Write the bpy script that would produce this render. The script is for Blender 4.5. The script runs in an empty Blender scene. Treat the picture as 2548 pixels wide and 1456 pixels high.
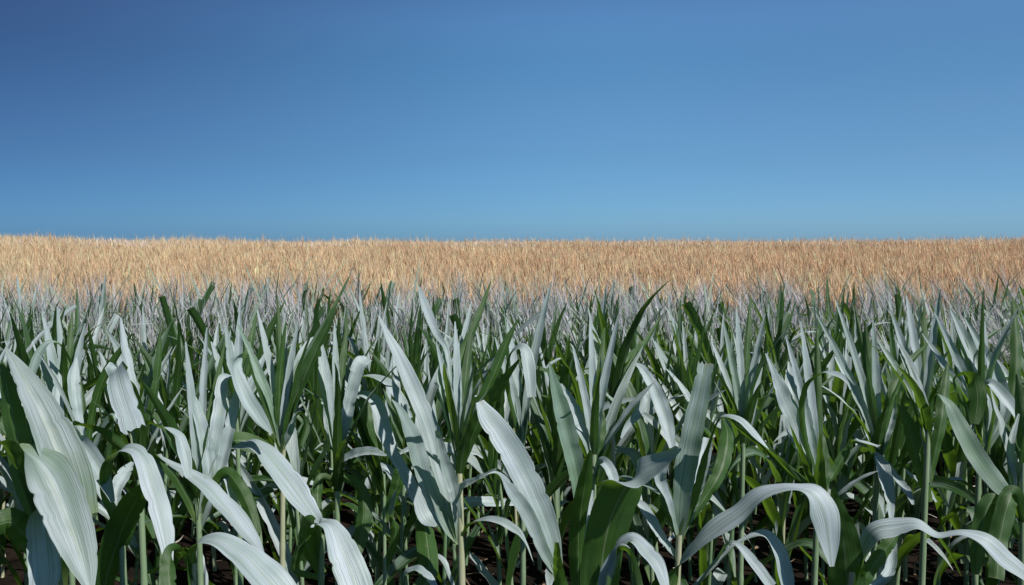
import bpy, math, random
import numpy as np
from mathutils import Vector, Matrix
R = math.radians
rng = np.random.default_rng(7)
random.seed(7)
SC = bpy.context.scene
COL = SC.collection

# ------------------------------------------------------------------ camera
CAM_Z = 1.55
PITCH = R(3.32)
cd = bpy.data.cameras.new('camera'); cam = bpy.data.objects.new('camera', cd); COL.objects.link(cam)
cam.location = (0, 0, CAM_Z); cam.rotation_euler = (R(90) - PITCH, 0, 0)
cd.sensor_width = 36; cd.lens = 36 * 2206 / 2548
cd.clip_start = 0.05; cd.clip_end = 6000
SC.camera = cam

# ------------------------------------------------------------------ light
SUN_DIR = Vector((0.50, -0.44, 0.75)).normalized()      # towards the sun
SUN_EL = math.asin(SUN_DIR.z); SUN_AZ = math.atan2(SUN_DIR.x, SUN_DIR.y)
w = bpy.data.worlds.new('World'); SC.world = w; w.use_nodes = True
nt = w.node_tree; nt.nodes.clear()
out = nt.nodes.new('ShaderNodeOutputWorld'); bg = nt.nodes.new('ShaderNodeBackground')
sky = nt.nodes.new('ShaderNodeTexSky'); sky.sky_type = 'NISHITA'; sky.sun_disc = False
sky.sun_elevation = SUN_EL; sky.sun_rotation = SUN_AZ
sky.altitude = 0; sky.air_density = 1.0; sky.dust_density = 0.3; sky.ozone_density = 2.2
hs = nt.nodes.new('ShaderNodeHueSaturation'); hs.inputs['Hue'].default_value = 0.492
hs.inputs['Saturation'].default_value = 1.05; hs.inputs['Value'].default_value = 1.836
nt.links.new(sky.outputs[0], hs.inputs['Color'])
# the blue deepens with height and towards the west (left); the unseen upper sky is darkened further to cut fill light
tc = nt.nodes.new('ShaderNodeTexCoord'); sp = nt.nodes.new('ShaderNodeSeparateXYZ')
nt.links.new(tc.outputs['Generated'], sp.inputs[0])
def ramp(tree, src, stops):
    r = tree.nodes.new('ShaderNodeValToRGB'); r.color_ramp.interpolation = 'CARDINAL'; e = r.color_ramp.elements
    while len(e) < len(stops): e.new(0.5)
    for k, (p, c) in enumerate(stops): e[k].position = p; e[k].color = (*c, 1)
    tree.links.new(src, r.inputs[0]); return r
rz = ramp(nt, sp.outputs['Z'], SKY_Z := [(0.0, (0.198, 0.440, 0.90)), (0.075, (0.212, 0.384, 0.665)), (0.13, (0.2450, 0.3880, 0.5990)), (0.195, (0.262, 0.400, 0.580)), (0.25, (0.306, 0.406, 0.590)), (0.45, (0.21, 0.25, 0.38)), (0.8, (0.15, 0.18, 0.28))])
ma = nt.nodes.new('ShaderNodeMath'); ma.operation = 'MULTIPLY_ADD'
ma.inputs[1].default_value = 0.5; ma.inputs[2].default_value = 0.5
nt.links.new(sp.outputs['X'], ma.inputs[0])
rlo = ramp(nt, ma.outputs[0], [(0.26, (0.4169, 0.473, 0.527)), (0.5, (0.7331, 0.7162, 0.6959)), (0.74, (0.9797, 0.8784, 0.8176))])
rhi = ramp(nt, ma.outputs[0], [(0.26, (0.348, 0.3257, 0.3818)), (0.5, (0.8466, 0.9122, 0.8581)), (0.74, (1.0135, 1.0, 0.9189))])
def mul(tree, a, b):
    m = tree.nodes.new('ShaderNodeMix'); m.data_type = 'RGBA'; m.blend_type = 'MULTIPLY'; m.inputs[0].default_value = 1
    tree.links.new(a, m.inputs[6]); tree.links.new(b, m.inputs[7]); return m.outputs[2]
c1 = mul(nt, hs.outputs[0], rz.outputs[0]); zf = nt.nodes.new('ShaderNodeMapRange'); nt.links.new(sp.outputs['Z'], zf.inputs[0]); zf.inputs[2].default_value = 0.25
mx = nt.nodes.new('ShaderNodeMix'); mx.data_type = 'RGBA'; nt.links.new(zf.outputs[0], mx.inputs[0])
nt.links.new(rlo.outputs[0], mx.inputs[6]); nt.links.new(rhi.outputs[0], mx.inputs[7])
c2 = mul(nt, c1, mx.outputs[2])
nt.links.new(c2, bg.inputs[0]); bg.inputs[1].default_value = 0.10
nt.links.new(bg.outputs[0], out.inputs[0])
sd = bpy.data.lights.new('sun', 'SUN'); sd.energy = 5.0; sd.angle = R(0.5); sd.color = (1.0, 0.965, 0.92)
so = bpy.data.objects.new('sun', sd); COL.objects.link(so)
so.rotation_euler = SUN_DIR.to_track_quat('Z', 'Y').to_euler(); so.location = (5, -5, 12)
SC.view_settings.view_transform = 'Standard'; SC.view_settings.look = 'None'
SC.view_settings.exposure = 0.0; SC.view_settings.gamma = 1.0

# ------------------------------------------------------------------ materials
def new_mat(name):
    m = bpy.data.materials.new(name); m.use_nodes = True; m.node_tree.nodes.clear(); return m, m.node_tree
def N(t, typ, **kw):
    n = t.nodes.new(typ)
    for k, v in kw.items(): setattr(n, k, v)
    return n
def mixc(t, f, a, b, mode='MIX'):
    m = N(t, 'ShaderNodeMix'); m.data_type = 'RGBA'; m.blend_type = mode
    for sock, v in ((0, f), (6, a), (7, b)):
        if isinstance(v, (int, float)): m.inputs[sock].default_value = v
        elif isinstance(v, tuple): m.inputs[sock].default_value = (*v, 1)
        else: t.links.new(v, m.inputs[sock])
    return m.outputs[2]
def mathn(t, op, a, b=None, clamp=False):
    m = N(t, 'ShaderNodeMath'); m.operation = op; m.use_clamp = clamp
    for k, v in ((0, a), (1, b)):
        if v is None: continue
        if isinstance(v, (int, float)): m.inputs[k].default_value = v
        else: t.links.new(v, m.inputs[k])
    return m.outputs[0]
def maprange(t, v, a, b, c=0.0, d=1.0):
    m = N(t, 'ShaderNodeMapRange'); t.links.new(v, m.inputs[0])
    for k, x in enumerate((a, b, c, d)): m.inputs[k + 1].default_value = x
    return m.outputs[0]

def leaf_material(name, top_a, top_b, under_a, under_b, transl=0.20, split=0.9):
    m, t = new_mat(name)
    o = N(t, 'ShaderNodeOutputMaterial')
    uv = N(t, 'ShaderNodeUVMap'); sx = N(t, 'ShaderNodeSeparateXYZ'); t.links.new(uv.outputs[0], sx.inputs[0])
    info = N(t, 'ShaderNodeObjectInfo')
    geo = N(t, 'ShaderNodeNewGeometry')
    # long parallel veins: noise stretched along the blade
    cmb = N(t, 'ShaderNodeCombineXYZ')
    t.links.new(mathn(t, 'MULTIPLY', sx.outputs[0], 34.0), cmb.inputs[0])
    t.links.new(mathn(t, 'MULTIPLY', sx.outputs[1], 1.6), cmb.inputs[1])
    t.links.new(mathn(t, 'MULTIPLY', info.outputs['Random'], 60.0), cmb.inputs[2])
    nz = N(t, 'ShaderNodeTexNoise'); nz.inputs['Scale'].default_value = 1.0; nz.inputs['Detail'].default_value = 3
    t.links.new(cmb.outputs[0], nz.inputs['Vector'])
    cm2 = N(t, 'ShaderNodeCombineXYZ')
    t.links.new(mathn(t, 'MULTIPLY', sx.outputs[0], 3.5), cm2.inputs[0])
    t.links.new(mathn(t, 'MULTIPLY', sx.outputs[1], 2.2), cm2.inputs[1])
    t.links.new(mathn(t, 'MULTIPLY', info.outputs['Random'], 37.0), cm2.inputs[2])
    nb = N(t, 'ShaderNodeTexNoise'); nb.inputs['Scale'].default_value = 1.0; nb.inputs['Detail'].default_value = 2
    t.links.new(cm2.outputs[0], nb.inputs['Vector'])
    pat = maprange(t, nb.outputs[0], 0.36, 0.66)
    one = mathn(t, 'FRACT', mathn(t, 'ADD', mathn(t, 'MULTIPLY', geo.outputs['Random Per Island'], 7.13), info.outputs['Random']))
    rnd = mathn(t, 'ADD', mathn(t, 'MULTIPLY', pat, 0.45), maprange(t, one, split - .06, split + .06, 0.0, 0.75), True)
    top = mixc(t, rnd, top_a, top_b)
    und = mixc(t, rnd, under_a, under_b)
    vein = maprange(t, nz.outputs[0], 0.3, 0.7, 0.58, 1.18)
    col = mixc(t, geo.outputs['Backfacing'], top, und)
    vc = N(t, 'ShaderNodeCombineColor')
    for k in range(3): t.links.new(vein, vc.inputs[k])
    col = mixc(t, 1.0, col, vc.outputs[0], 'MULTIPLY')
    rib = maprange(t, mathn(t, 'ABSOLUTE', mathn(t, 'SUBTRACT', sx.outputs[0], 0.5)), 0.010, 0.030, 0.30, 0.0)
    col = mixc(t, rib, col, (0.40, 0.46, 0.30))
    tipm = mathn(t, 'MULTIPLY', maprange(t, mathn(t, 'ADD', sx.outputs[1], mathn(t, 'MULTIPLY', nb.outputs[0], .12)), 1.05, 1.10, 0.0, 0.8), maprange(t, info.outputs['Random'], .6, .65))
    col = mixc(t, tipm, col, (0.42, 0.33, 0.19))
    # the wax thins out towards the base, where the blade is greener
    basem = mathn(t, 'MULTIPLY', maprange(t, mathn(t, 'ADD', sx.outputs[1], mathn(t, 'MULTIPLY', nz.outputs[0], .25)), 0.15, 0.50, 0.55, 0.0), mathn(t, 'SUBTRACT', 1.0, geo.outputs['Backfacing']))
    col = mixc(t, basem, col, (0.10, 0.19, 0.09))
    # small dry flecks
    nf = N(t, 'ShaderNodeTexNoise'); nf.inputs['Scale'].default_value = 1.0; nf.inputs['Detail'].default_value = 1
    cf = N(t, 'ShaderNodeCombineXYZ'); t.links.new(mathn(t, 'MULTIPLY', sx.outputs[0], 16.0), cf.inputs[0]); t.links.new(mathn(t, 'MULTIPLY', sx.outputs[1], 34.0), cf.inputs[1])
    t.links.new(mathn(t, 'MULTIPLY', info.outputs['Random'], 91.0), cf.inputs[2]); t.links.new(cf.outputs[0], nf.inputs['Vector'])
    col = mixc(t, maprange(t, nf.outputs[0], 0.74, 0.80, 0.0, 0.7), col, (0.34, 0.27, 0.15))
    # yellower near the collar
    coll = maprange(t, sx.outputs[1], 0.0, 0.10, 0.45, 0.0)
    col = mixc(t, coll, col, (0.26, 0.33, 0.12))
    p = N(t, 'ShaderNodeBsdfPrincipled'); t.links.new(col, p.inputs['Base Color'])
    p.inputs['Roughness'].default_value = 0.5; p.inputs['Specular IOR Level'].default_value = 0.55
    bump = N(t, 'ShaderNodeBump'); bump.inputs['Strength'].default_value = 0.6; bump.inputs['Distance'].default_value = 0.0015
    t.links.new(nz.outputs[0], bump.inputs['Height']); t.links.new(bump.outputs[0], p.inputs['Normal'])
    tr = N(t, 'ShaderNodeBsdfTranslucent'); tr.inputs[0].default_value = (0.27, 0.52, 0.035, 1)
    ms = N(t, 'ShaderNodeMixShader'); ms.inputs[0].default_value = transl
    t.links.new(p.outputs[0], ms.inputs[1]); t.links.new(tr.outputs[0], ms.inputs[2])
    t.links.new(ms.outputs[0], o.inputs[0]); return m

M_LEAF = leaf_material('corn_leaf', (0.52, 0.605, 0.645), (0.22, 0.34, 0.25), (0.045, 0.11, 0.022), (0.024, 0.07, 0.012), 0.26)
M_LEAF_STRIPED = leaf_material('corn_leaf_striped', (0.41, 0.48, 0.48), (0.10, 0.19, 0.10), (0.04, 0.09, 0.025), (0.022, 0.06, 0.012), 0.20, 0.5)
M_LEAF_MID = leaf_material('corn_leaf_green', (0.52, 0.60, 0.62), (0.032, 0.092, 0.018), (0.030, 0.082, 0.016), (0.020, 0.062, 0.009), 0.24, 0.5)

def simple_mat(name, ca, cb, scale=20.0, rough=0.6, transl=0.0, trc=(0.3, 0.3, 0.1), attr=False, stretch=1.0, spec=0.3, bump=0.0):
    m, t = new_mat(name); o = N(t, 'ShaderNodeOutputMaterial')
    tcn = N(t, 'ShaderNodeTexCoord'); mp = N(t, 'ShaderNodeMapping'); mp.inputs['Scale'].default_value = (1, 1, stretch)
    t.links.new(tcn.outputs['Object'], mp.inputs[0])
    nz = N(t, 'ShaderNodeTexNoise'); nz.inputs['Scale'].default_value = scale; nz.inputs['Detail'].default_value = 5
    t.links.new(mp.outputs[0], nz.inputs['Vector'])
    col = mixc(t, maprange(t, nz.outputs[0], 0.33, 0.67), ca, cb)
    if attr:
        at = N(t, 'ShaderNodeAttribute'); at.attribute_name = 'tint'
        col = mixc(t, 1.0, at.outputs['Color'], mixc(t, maprange(t, nz.outputs[0], 0.33, 0.67), (0.78, 0.78, 0.78), (1.12, 1.12, 1.12)), 'MULTIPLY')
    p = N(t, 'ShaderNodeBsdfPrincipled'); t.links.new(col, p.inputs['Base Color'])
    p.inputs['Roughness'].default_value = rough; p.inputs['Specular IOR Level'].default_value = spec
    if bump:
        b = N(t, 'ShaderNodeBump'); b.inputs['Strength'].default_value = 0.8; b.inputs['Distance'].default_value = bump
        t.links.new(nz.outputs[0], b.inputs['Height']); t.links.new(b.outputs[0], p.inputs['Normal'])
    if transl:
        tr = N(t, 'ShaderNodeBsdfTranslucent')
        if attr: t.links.new(col, tr.inputs[0])
        else: tr.inputs[0].default_value = (*trc, 1)
        ms = N(t, 'ShaderNodeMixShader'); ms.inputs[0].default_value = transl
        t.links.new(p.outputs[0], ms.inputs[1]); t.links.new(tr.outputs[0], ms.inputs[2]); t.links.new(ms.outputs[0], o.inputs[0])
    else: t.links.new(p.outputs[0], o.inputs[0])
    return m
M_STALK = simple_mat('corn_stalk', (0.30, 0.36, 0.20), (0.50, 0.48, 0.33), 14, 0.45, stretch=0.25, spec=0.45)
M_STALK_G = simple_mat('corn_stalk_green', (0.12, 0.22, 0.10), (0.30, 0.38, 0.24), 14, 0.45, stretch=0.25, spec=0.45)
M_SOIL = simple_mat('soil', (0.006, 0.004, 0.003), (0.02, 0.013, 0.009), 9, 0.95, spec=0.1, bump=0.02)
t = M_SOIL.node_tree                                         # dry stubble behind the crest
_p = next(n for n in t.nodes if n.type == 'BSDF_PRINCIPLED'); _src = _p.inputs['Base Color'].links[0].from_socket
_g = N(t, 'ShaderNodeNewGeometry'); _s = N(t, 'ShaderNodeSeparateXYZ'); t.links.new(_g.outputs['Position'], _s.inputs[0])
t.links.new(mixc(t, maprange(t, _s.outputs[1], 20.0, 23.0), _src, (0.50, 0.36, 0.20)), _p.inputs['Base Color'])
M_CROP = simple_mat('crop', (1, 1, 1), (1, 1, 1), 3.0, 0.6, transl=0.35, attr=True, spec=0.25)
M_LITTER = simple_mat('dead_leaf', (1, 1, 1), (1, 1, 1), 30, 0.7, transl=0.1, attr=True, spec=0.2)

# ------------------------------------------------------------------ mesh helpers
def mesh_np(name, V, F, mat, uv=None, tint=None, smooth=True):
    V = np.asarray(V, dtype=np.float32); F = np.asarray(F, dtype=np.int32)
    me = bpy.data.meshes.new(name); k = F.shape[1]
    me.vertices.add(len(V)); me.vertices.foreach_set('co', V.ravel())
    me.loops.add(F.size); me.loops.foreach_set('vertex_index', F.ravel())
    me.polygons.add(len(F)); me.polygons.foreach_set('loop_start', np.arange(0, F.size, k, dtype=np.int32))
    if smooth: me.polygons.foreach_set('use_smooth', np.ones(len(F), dtype=bool))
    if uv is not None:
        l = me.uv_layers.new(name='UVMap'); l.data.foreach_set('uv', np.asarray(uv, dtype=np.float32)[F.ravel()].ravel())
    if tint is not None:
        a = me.attributes.new('tint', 'FLOAT_COLOR', 'POINT')
        a.data.foreach_set('color', np.hstack([tint, np.ones((len(tint), 1))]).astype(np.float32).ravel())
    me.update(calc_edges=True); me.validate()
    me.materials.append(mat); return me
def link(name, data, parent=None):
    o = bpy.data.objects.new(name, data); COL.objects.link(o)
    if parent is not None: o.parent = parent
    return o
def tag(o, label=None, cat=None, group=None, kind=None):
    if label: o['label'] = label
    if cat: o['category'] = cat
    if group: o['group'] = group
    if kind: o['kind'] = kind

def ground_z(x, y):
    """Flat under the corn, then a gentle rise to a low crest about twenty metres away, falling off behind it."""
    x = np.asarray(x, float); y = np.asarray(y, float)
    cy = 19.5 + 0.10 * x                                   # crest distance
    s = np.clip((y - 8.2) / (cy - 8.2), 0, 1)
    z = 0.395 * (s * s * (3 - 2 * s) * 0.55 + s * 0.45)
    z = z + 0.14 * np.clip((-x - 5.5) / 7.5, 0, 1) ** 1.5 * s + 0.06 * np.clip((x - 6) / 6, 0, 1) * s
    back = np.clip(y - cy, 0, None)
    z = z - np.where(back < 40, back ** 2 * 0.0016, 2.56 + (back - 40) * 0.002 * 0 + 0.0)
    return z

def catmull(P, n):
    P = np.asarray(P, float); m = len(P)
    seg = np.linalg.norm(np.diff(P[:, :3], axis=0), axis=1); d = np.concatenate([[0], np.cumsum(seg)])
    tt = np.linspace(0, d[-1], n); outp = np.zeros((n, P.shape[1]))
    T = np.zeros_like(P)
    for k in range(m):
        a, b = max(k - 1, 0), min(k + 1, m - 1)
        T[k] = (P[b] - P[a]) / max(d[b] - d[a], 1e-9)
    for j, s in enumerate(tt):
        k = min(np.searchsorted(d, s, side='right') - 1, m - 2); h = d[k + 1] - d[k]; u = (s - d[k]) / h
        outp[j] = ((2*u**3 - 3*u**2 + 1) * P[k] + (u**3 - 2*u**2 + u) * h * T[k]
                   + (-2*u**3 + 3*u**2) * P[k+1] + (u**3 - u**2) * h * T[k+1])
    return outp

NA = 8                                                      # faces across a leaf
def leaf_mesh(name, C, Nrm, W, mat, fold=0.22, wave=0.05, wfreq=5.0, phase=0.0, ragged=0.0, ek=1.0):
    C = np.asarray(C); n = len(C)
    T = np.gradient(C, axis=0); T /= np.linalg.norm(T, axis=1)[:, None] + 1e-9
    Nn = Nrm - (Nrm * T).sum(1)[:, None] * T; Nn /= np.linalg.norm(Nn, axis=1)[:, None] + 1e-9
    B = np.cross(Nn, T)                                     # across
    s = np.linspace(0, 1, n); u = np.linspace(-1, 1, NA + 1)
    W = np.asarray(W)
    ph = np.array([phase * 3.1, phase * 5.3 + 1])
    nzl = lambda p: ea * (0.05 * np.sin(7 * s + p) * (W.max() < .085) + 0.02 * np.sin(19 * s + 2.1 * p) + 0.02 * np.sin(61 * s + 3.7 * p))
    ea = ek * min(1.0, 0.055 / max(W.max(), 1e-3)); notch = np.ones((2, n))
    for q in range(int(2 + (phase * 7) % 3)):               # nicks and small tears in the margins
        s0 = 0.25 + 0.7 * ((phase * (q + 1) * 1.37) % 1); notch[q % 2] -= ea * (0.10 + .20 * ((phase * 3.3 * (q + 1)) % 1)) * np.exp(-np.abs((s - s0) / .013) ** 1.5)
    edge = np.where(u[None, :] < 0, notch[0][:, None], notch[1][:, None]) * np.where(u[None, :] < 0, 1 + nzl(ph[0])[:, None], 1 + nzl(ph[1])[:, None])
    lo = 0.5 * W[:, None] * u[None, :] * edge
    fo = fold * (1 - 0.45 * s)
    up = (np.sqrt(u ** 2 + 0.02) - 0.14)[None, :] * fo[:, None] * W[:, None]
    wv = wave * W.max() * np.sin(2*np.pi*wfreq*s + phase)[:, None] * (np.clip(u, 0, 1) ** 2)[None, :] \
       + wave * W.max() * np.sin(2*np.pi*wfreq*0.83*s + phase*1.7 + 2)[:, None] * (np.clip(-u, 0, 1) ** 2)[None, :]
    wv *= np.clip(W / (W.max() + 1e-9), 0, 1)[:, None]
    C = C + Nn * (ea * W.max() * 0.05 * (np.sin(17 * s + phase) * .6 + np.sin(41 * s + 2 * phase) * .4) * np.sin(np.pi * s))[:, None]
    V = C[:, None, :] + B[:, None, :] * lo[:, :, None] + Nn[:, None, :] * (up + wv)[:, :, None]
    if ragged:
        V[-1] += T[-1] * (np.abs(np.sin(u * 7 + phase)) * ragged * W[-1])[:, None]
    V = V.reshape(-1, 3)
    UV = np.stack([np.tile((u + 1) / 2, n), np.repeat(s, NA + 1)], 1)
    i, j = np.meshgrid(np.arange(n - 1), np.arange(NA), indexing='ij'); q = (i * (NA + 1) + j).ravel()
    # winding so that the face normal points along +Nn (the upper side of the blade)
    F = np.stack([q, q + NA + 1, q + NA + 2, q + 1], 1)
    return mesh_np(name, V, F, mat, UV)

def tube(name, P, rad, mat, sides=10):
    P = np.asarray(P, float); n = len(P); T = np.gradient(P, axis=0); T /= np.linalg.norm(T, axis=1)[:, None]
    ref = np.array([0.13, 1.0, 0.02]); A = np.cross(T, ref); A /= np.linalg.norm(A, axis=1)[:, None]; B = np.cross(T, A)
    th = np.linspace(0, 2*np.pi, sides, endpoint=False)
    V = P[:, None] + rad[:, None, None] * (np.cos(th)[None, :, None] * A[:, None] + np.sin(th)[None, :, None] * B[:, None])
    F = []
    for i in range(n - 1):
        for j in range(sides):
            k = (j + 1) % sides
            F.append((i*sides + j, i*sides + k, (i+1)*sides + k, (i+1)*sides + j))
    return mesh_np(name, V.reshape(-1, 3), F, mat)
def stalk_mesh(name, base, top, r0, r1, mat, bend=0.0, node_gap=0.13):
    base = np.array(base); top = np.array(top); L = np.linalg.norm(top - base)
    n = max(12, int(L / 0.016)); s = np.linspace(0, 1, n)
    P = base + (top - base) * s[:, None]; P[:, 0] += bend * np.sin(np.pi * s)
    rad = r0 + (r1 - r0) * s
    ph = (s * L % node_gap) / node_gap
    rad = rad * (1 + 0.16 * np.exp(-(ph * node_gap / 0.010) ** 2) + 0.05 * ph)
    return tube(name, P, rad, mat)

# ------------------------------------------------------------------ pixel of the 2548 x 1456 photograph -> point at a distance
F_PX = 2206.0
cp, spn = math.cos(PITCH), math.sin(PITCH)
def at(px, py, Y):
    a = (px - 1274) / F_PX; b = -(py - 728) / F_PX
    dy = cp + b * spn; dz = b * cp - spn                    # forward is +Y
    k = Y / dy
    return np.array([a * k, Y, CAM_Z + dz * k])

# ------------------------------------------------------------------ ground
gx = np.concatenate([np.linspace(-2500, -30, 12), np.linspace(-26, 26, 80), np.linspace(30, 2500, 12)])
gy = np.concatenate([np.linspace(-400, -6, 6), np.linspace(-4, 34, 90), np.linspace(38, 80, 12), np.geomspace(90, 4000, 10)])
GX, GY = np.meshgrid(gx, gy, indexing='ij')
near = (np.abs(GX) < 27) & (GY > -5) & (GY < 34)
GZ = ground_z(GX, GY) + np.where(near, rng.normal(0, 0.012, GX.shape), 0)
ni, nj = GX.shape; i, j = np.meshgrid(np.arange(ni-1), np.arange(nj-1), indexing='ij'); q = (i*nj + j).ravel()
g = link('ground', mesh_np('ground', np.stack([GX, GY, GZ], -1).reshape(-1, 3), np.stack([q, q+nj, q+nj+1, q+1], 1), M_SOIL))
tag(g, kind='structure')

# ------------------------------------------------------------------ the corn plants that stand out, leaf by leaf
W_big = lambda W: W.max() > .055
def hero_leaf(root, pts, Y, dd, mat=None, fold=0.34, wave=0.05, cut=False, flip=None, label=None, wf=1.0):
    """pts: (x, y, face angle, width); face angle 0 shows the upper side, 180 the underside. dd: how far the leaf leans
    towards (-) or away from (+) the viewer by its end."""
    m = len(pts); s = np.linspace(0, 1, m)
    Ys = Y + dd * s ** 1.3
    C = np.array([at(p[0], p[1], y) for p, y in zip(pts, Ys)])
    Wd = np.array([p[3] * y / F_PX for p, y in zip(pts, Ys)]) * 0.76 * wf
    n = 84
    D = catmull(np.hstack([C, np.array([[p[2]] for p in pts], float), Wd[:, None]]), n)
    C = D[:, :3]; a = np.radians(D[:, 3]); Wd = np.clip(D[:, 4], 0.0008, None); Wd = Wd.max() * .94 * (Wd / Wd.max()) ** .85
    T = np.gradient(C, axis=0); T /= np.linalg.norm(T, axis=1)[:, None]
    sg = flip if flip is not None else (1.0 if pts[-1][0] >= pts[0][0] else -1.0)
    cv = np.array([0, 0, CAM_Z]) - C; cv /= np.linalg.norm(cv, axis=1)[:, None]
    e1 = cv - (cv * T).sum(1)[:, None] * T; e1 /= np.linalg.norm(e1, axis=1)[:, None]
    e2 = np.cross(e1, T) * sg
    Nn = np.cos(a)[:, None] * e1 + np.sin(a)[:, None] * e2
    base = np.array(root.location)
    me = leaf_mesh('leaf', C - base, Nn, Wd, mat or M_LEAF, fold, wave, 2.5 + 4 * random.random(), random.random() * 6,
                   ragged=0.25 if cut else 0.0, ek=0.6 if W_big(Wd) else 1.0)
    o = link('leaf', me, root)
    if label: o['label'] = label
    return o

def proc_leaf(L, Wm, th0, bend, az, base, r2, kink=None, twist=0.0, fold=.25, mat=None, cut=False):
    n = 26; s = np.linspace(0, 1, n); ds = L / (n - 1)
    th = th0 + bend * s ** 1.5
    if kink: th = th + kink[1] / (1 + np.exp(-(s - kink[0]) * 40))
    azv = az + r2.normal(0, .25) * s ** 2
    dr = np.sin(th) * ds; dz = np.cos(th) * ds
    d = np.stack([np.cos(azv) * dr, np.sin(azv) * dr, dz], 1)
    C = np.array(base) + np.cumsum(d, 0) - d[0]
    T = np.gradient(C, axis=0); T /= np.linalg.norm(T, axis=1)[:, None]
    side = np.stack([-np.sin(azv), np.cos(azv), 0 * azv], 1)
    up = np.cross(T, side)                                  # adaxial side: towards the stalk while rising
    up *= np.sign((up * np.stack([-np.cos(azv) * np.cos(th), -np.sin(azv) * np.cos(th), np.sin(th)], 1)).sum(1))[:, None]
    tw = twist * s ** 1.2
    Nn = np.cos(tw)[:, None] * up + np.sin(tw)[:, None] * side
    prof = np.clip((0.35 + 2.6 * s) , 0, 1) * np.clip((1.0 - s ** 2.4), 0.02, 1) ** 0.8
    if cut: prof = np.clip((0.35 + 2.6 * s), 0, 1) * (1 - 0.3 * s)
    return C, Nn, prof * Wm

def hero(label, sx, Y, top, leaves, r=0.0115, smat=None, lean=0.0, group='corn plants of the front rows'):
    """sx: x in the photograph of the stalk; top: y in the photograph where the stalk ends in the whorl."""
    p1 = at(sx, top, Y); x0 = p1[0] + lean
    root = bpy.data.objects.new('corn_plant', None); COL.objects.link(root); root.location = (x0, Y, float(ground_z(x0, Y)))
    tag(root, label, 'corn plant', group)
    b = Vector((0, 0, -0.02)); t = Vector(p1) - root.location
    link('stalk', stalk_mesh('stalk', b, t, r, r * 0.55, smat or M_STALK, bend=random.uniform(-.01, .01)), root)
    if top < 1260:                                          # narrow blades crowding in the whorl
        for q in range(4):
            zt = t.z - random.uniform(.02, .10); az_ = random.uniform(0, 6.28)
            C, Nn, Wd = proc_leaf(random.uniform(.22, .44), random.uniform(.018, .040), random.uniform(.06, .42), random.uniform(0, .8), az_,
                                  (t.x * zt / t.z, t.y * zt / t.z, zt), rng, None, random.gauss(0, .8))
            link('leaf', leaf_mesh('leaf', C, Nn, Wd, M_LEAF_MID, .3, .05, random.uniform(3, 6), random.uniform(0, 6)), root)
    for lf in leaves:
        pts, dd = lf[0], lf[1]; kw = lf[2] if len(lf) > 2 else {}
        hero_leaf(root, pts, Y, dd, **kw)
    return root

HEROES = []
FANS = {}
def fan(x, y, tips, w=30):
    out_ = []
    for k, (tx, ty) in enumerate(tips):
        ang = (12, 20, 165, 15, 25)[k % 5]; m1 = 0.38; m2 = 0.72; bow = (tx - x) * .12
        out_.append(([(x, y, ang, w * .6), (x + (tx - x) * m1 - bow, y + (ty - y) * m1, ang, w), (x + (tx - x) * m2 - bow * .7, y + (ty - y) * m2, ang, w * .85), (tx, ty, ang + 5, 3)],
                     .04 + .05 * (k % 3), dict(fold=.3)))
    return out_
def H(*a, **k): HEROES.append((a, k))

H('corn plant at far left edge with very broad striped blade drooping to a point', 100, 1.38, 1300, [
  ([(185,1290,20,130),(168,1200,15,146),(138,1110,15,136),(98,1020,20,106),(54,935,25,60),(14,868,30,5)], 0.10, dict(fold=.42, wave=.006, mat=M_LEAF_STRIPED)),
  ([(30,1110,85,60),(78,1138,60,110),(124,1195,12,150),(168,1295,8,146),(202,1390,8,104),(226,1475,10,14)], -0.12, dict(fold=.36, wave=.006, mat=M_LEAF_STRIPED)),
  ([(90,1150,150,70),(85,1230,150,90),(95,1300,20,95),(105,1400,10,100),(110,1500,10,90)], -0.05),
  ([(100,1290,170,60),(62,1200,165,85),(40,1080,165,80),(20,980,160,60),(4,900,160,8)], 0.12),
  ([(110,1320,160,40),(60,1180,150,60),(10,1110,110,70),(-60,1120,60,60)], -0.1),
  ([(120,1400,175,60),(60,1330,170,90),(20,1300,165,90),(-50,1330,160,50)], -0.05)], r=.014)
H('corn plant with one pale blade folded into a flat cut-off rectangle', 345, 2.0, 1130, [
  ([(345,1150,160,30),(350,1090,150,45),(335,1000,140,50),(300,925,95,60),(289,918,60,78),(300,965,15,82),(314,1010,12,84),(330,1060,10,86)], -0.14, dict(cut=True, fold=.05, wave=.02)),
  ([(345,1160,150,25),(290,1105,150,40),(215,1062,90,45),(182,1062,70,42),(215,1112,20,62),(255,1175,15,56),(282,1250,15,10)], -0.2, dict(flip=-1)),
  ([(350,1150,120,20),(365,1060,120,25),(395,1062,90,26),(440,1085,55,40),(458,1130,15,44),(470,1190,20,20)], -0.12),
  ([(345,1120,160,25),(380,1010,150,30),(395,900,150,26),(400,820,150,4)], 0.05),
  ([(345,1120,40,25),(330,980,30,32),(310,870,30,30),(300,790,30,4)], 0.12)], smat=M_STALK_G)
H('corn plant in lower left whose arched pale blade hangs straight down', 300, 1.85, 1290, [
  ([(300,1320,150,24),(268,1230,150,40),(272,1150,130,46),(305,1118,80,56),(345,1130,35,66),(380,1215,10,74),(408,1310,10,68),(421,1400,12,24)], -0.2, dict(fold=.12)),
  ([(250,1500,165,50),(285,1370,165,95),(325,1270,165,90),(358,1218,160,45),(372,1214,150,5)], -0.1),
  ([(300,1300,30,24),(290,1230,20,40),(310,1180,20,45),(330,1150,25,8)], 0.1),
  ([(300,1330,100,20),(260,1260,60,30),(232,1190,60,40),(235,1130,70,26)], 0.1)], smat=M_STALK_G)
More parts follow.
